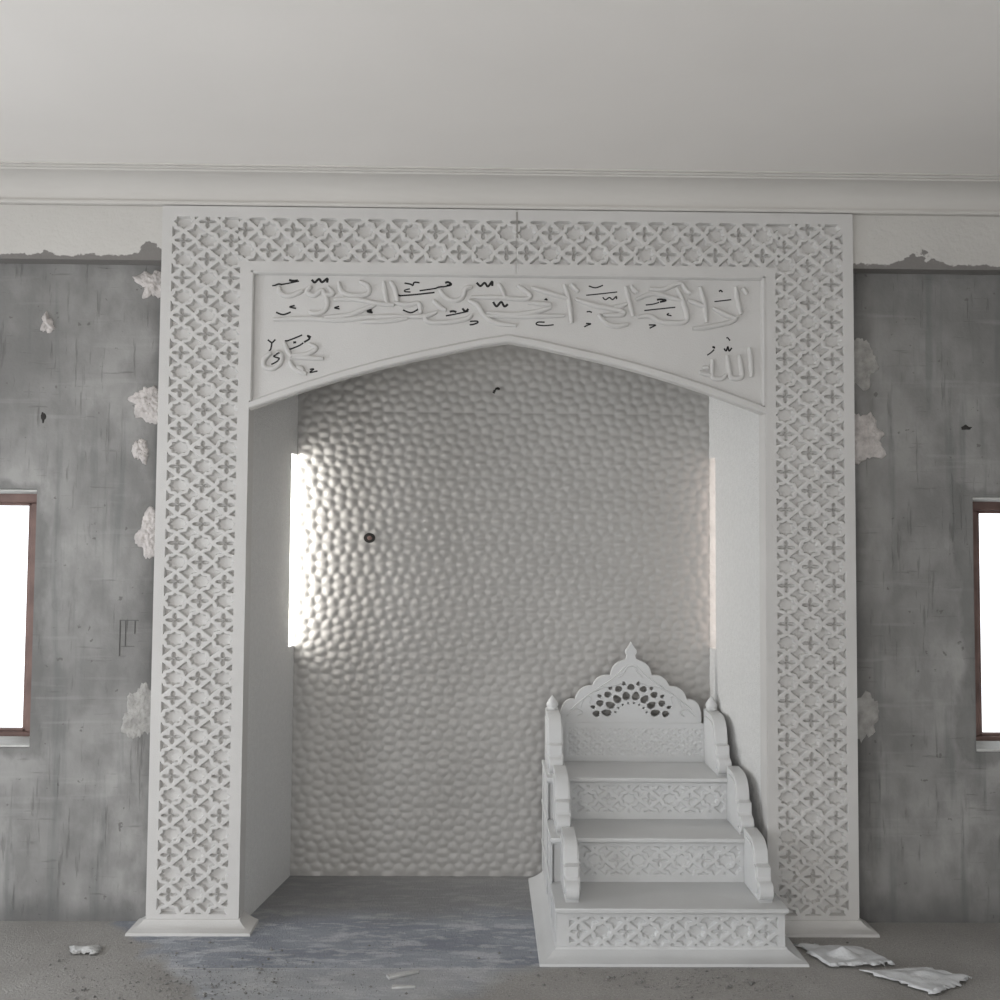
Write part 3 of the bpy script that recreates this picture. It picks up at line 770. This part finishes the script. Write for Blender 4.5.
# ------------------------------------------------------------------ litter on the floor
def sheet(name, corners, nu, nv, amp, seed, m, folds):
    """crumpled sheet: bilinear patch of 4 floor corners with folds"""
    rnd = random.Random(seed); c = [Vector((*p, 0)) for p in corners]; V = []; F = []
    ks = [(rnd.uniform(-9, 9), rnd.uniform(3, 9), rnd.uniform(0, 6)) for _ in range(4)]
    for j in range(nv+1):
        for i in range(nu+1):
            a, b_ = i/nu, j/nv; p = (c[0]*(1-a)+c[1]*a)*(1-b_)+(c[3]*(1-a)+c[2]*a)*b_
            ed = (1 if i in (0, nu) or j in (0, nv) else 0)
            z = .004+amp*(.35+.25*sum(abs(math.sin(k1*a+k2*b_+k3)) for k1, k2, k3 in ks)/2)
            for (fa, fb, fr, fh) in folds:
                d = math.hypot((a-fa)*1.0, (b_-fb)*1.0); z += fh*max(0, 1-d/fr)
            if ed: z = .003+(z-.003)*rnd.uniform(.2, .75); p = p+Vector((rnd.uniform(-.012, .012), rnd.uniform(-.012, .012), 0))
            V.append((p.x, p.y, z))
    for j in range(nv):
        for i in range(nu): k = j*(nu+1)+i; F.append((k, k+1, k+nu+2, k+nu+1))
    o = mesh(name, V, F, m, None, 25); s = o.modifiers.new('t', 'SOLIDIFY'); s.thickness = .0015; s.offset = 1
    return o
tag(sheet('plastic_sheet', [(1.235, -.375), (1.50, -.345), (1.43, -.20), (1.17, -.16)], 26, 16, .020, 3, M['paper'], [(.42, .42, .22, .034), (.7, .7, .2, .014)]),
    'crumpled white sheet on the floor nearest the pulpit base', 'sheet')
tag(sheet('plastic_sheet', [(1.535, -.600), (1.735, -.465), (1.60, -.385), (1.335, -.405)], 26, 16, .016, 5, M['paper'], [(.6, .5, .25, .016), (.3, .6, .18, .012)]),
    'flatter crumpled white sheet on the floor in the front right corner', 'sheet')
tag(sheet('plaster_flake', [(-1.69, -.25), (-1.585, -.255), (-1.60, -.18), (-1.72, -.19)], 9, 6, .014, 8, M['scrap'], [(.6, .4, .4, .012)]),
    'white crumbled plaster flake on the dusty floor left of the surround', 'plaster flake')
def sliver(x, y, l, w, h, rot, lab):
    o = MB().box(-l/2, l/2, -w/2, w/2, 0, h).build('wood_sliver', M['scrap'], None, .002)
    for v in o.data.vertices:
        if v.co.x > 0: v.co.y *= .45
    o.location = (x, y, .0005); o.rotation_euler = (0, 0, rot); tag(o, lab, 'offcut')
sliver(-.385, -.43, .125, .03, .010, .45, 'pointed pale offcut on the slab edge, the one farther from the viewer')
sliver(-.375, -.535, .085, .025, .008, .0, 'short pale offcut on the floor, the nearer of the two')
# fine grit scattered over the dusty ground
b = MB(); rnd = random.Random(4)
for _ in range(1500):
    q = rnd.random()
    if q < .45: x, y = rnd.gauss(-1.15, .28), rnd.gauss(-.52, .10)
    elif q < .7: x, y = rnd.gauss(.75, .35), rnd.gauss(-.48, .06)
    else: x, y = rnd.uniform(-1.9, 2.0), rnd.uniform(-.75, -.1)
    if (1.14 < x < 1.77 and y < -.13 and y > -.66) or (abs(x+.38) < .09 and -.57 < y < -.38) or (.11 < x < 1.18 and y > -.37) or (abs(x) > 1.03 and abs(x) < 1.58 and y > -.08): continue
    r = rnd.uniform(.0015, .005) if rnd.random() < .93 else rnd.uniform(.006, .011)
    V = [(x+r*dx*rnd.uniform(.6, 1.2), y+r*dy*rnd.uniform(.6, 1.2), max(0, r*.5+r*dz*rnd.uniform(.4, .7))) for dx, dy, dz in ((1, 0, 0), (-1, 0, 0), (0, 1, 0), (0, -1, 0), (0, 0, 1), (0, 0, -.8))]
    b.add(V, [(0, 2, 4), (2, 1, 4), (1, 3, 4), (3, 0, 4), (2, 0, 5), (1, 2, 5), (3, 1, 5), (0, 3, 5)])
g = tag(b.build('floor_grit', M['grit'], None), 'fine grey mortar grit scattered over the dusty floor', 'grit'); g['kind'] = 'stuff'
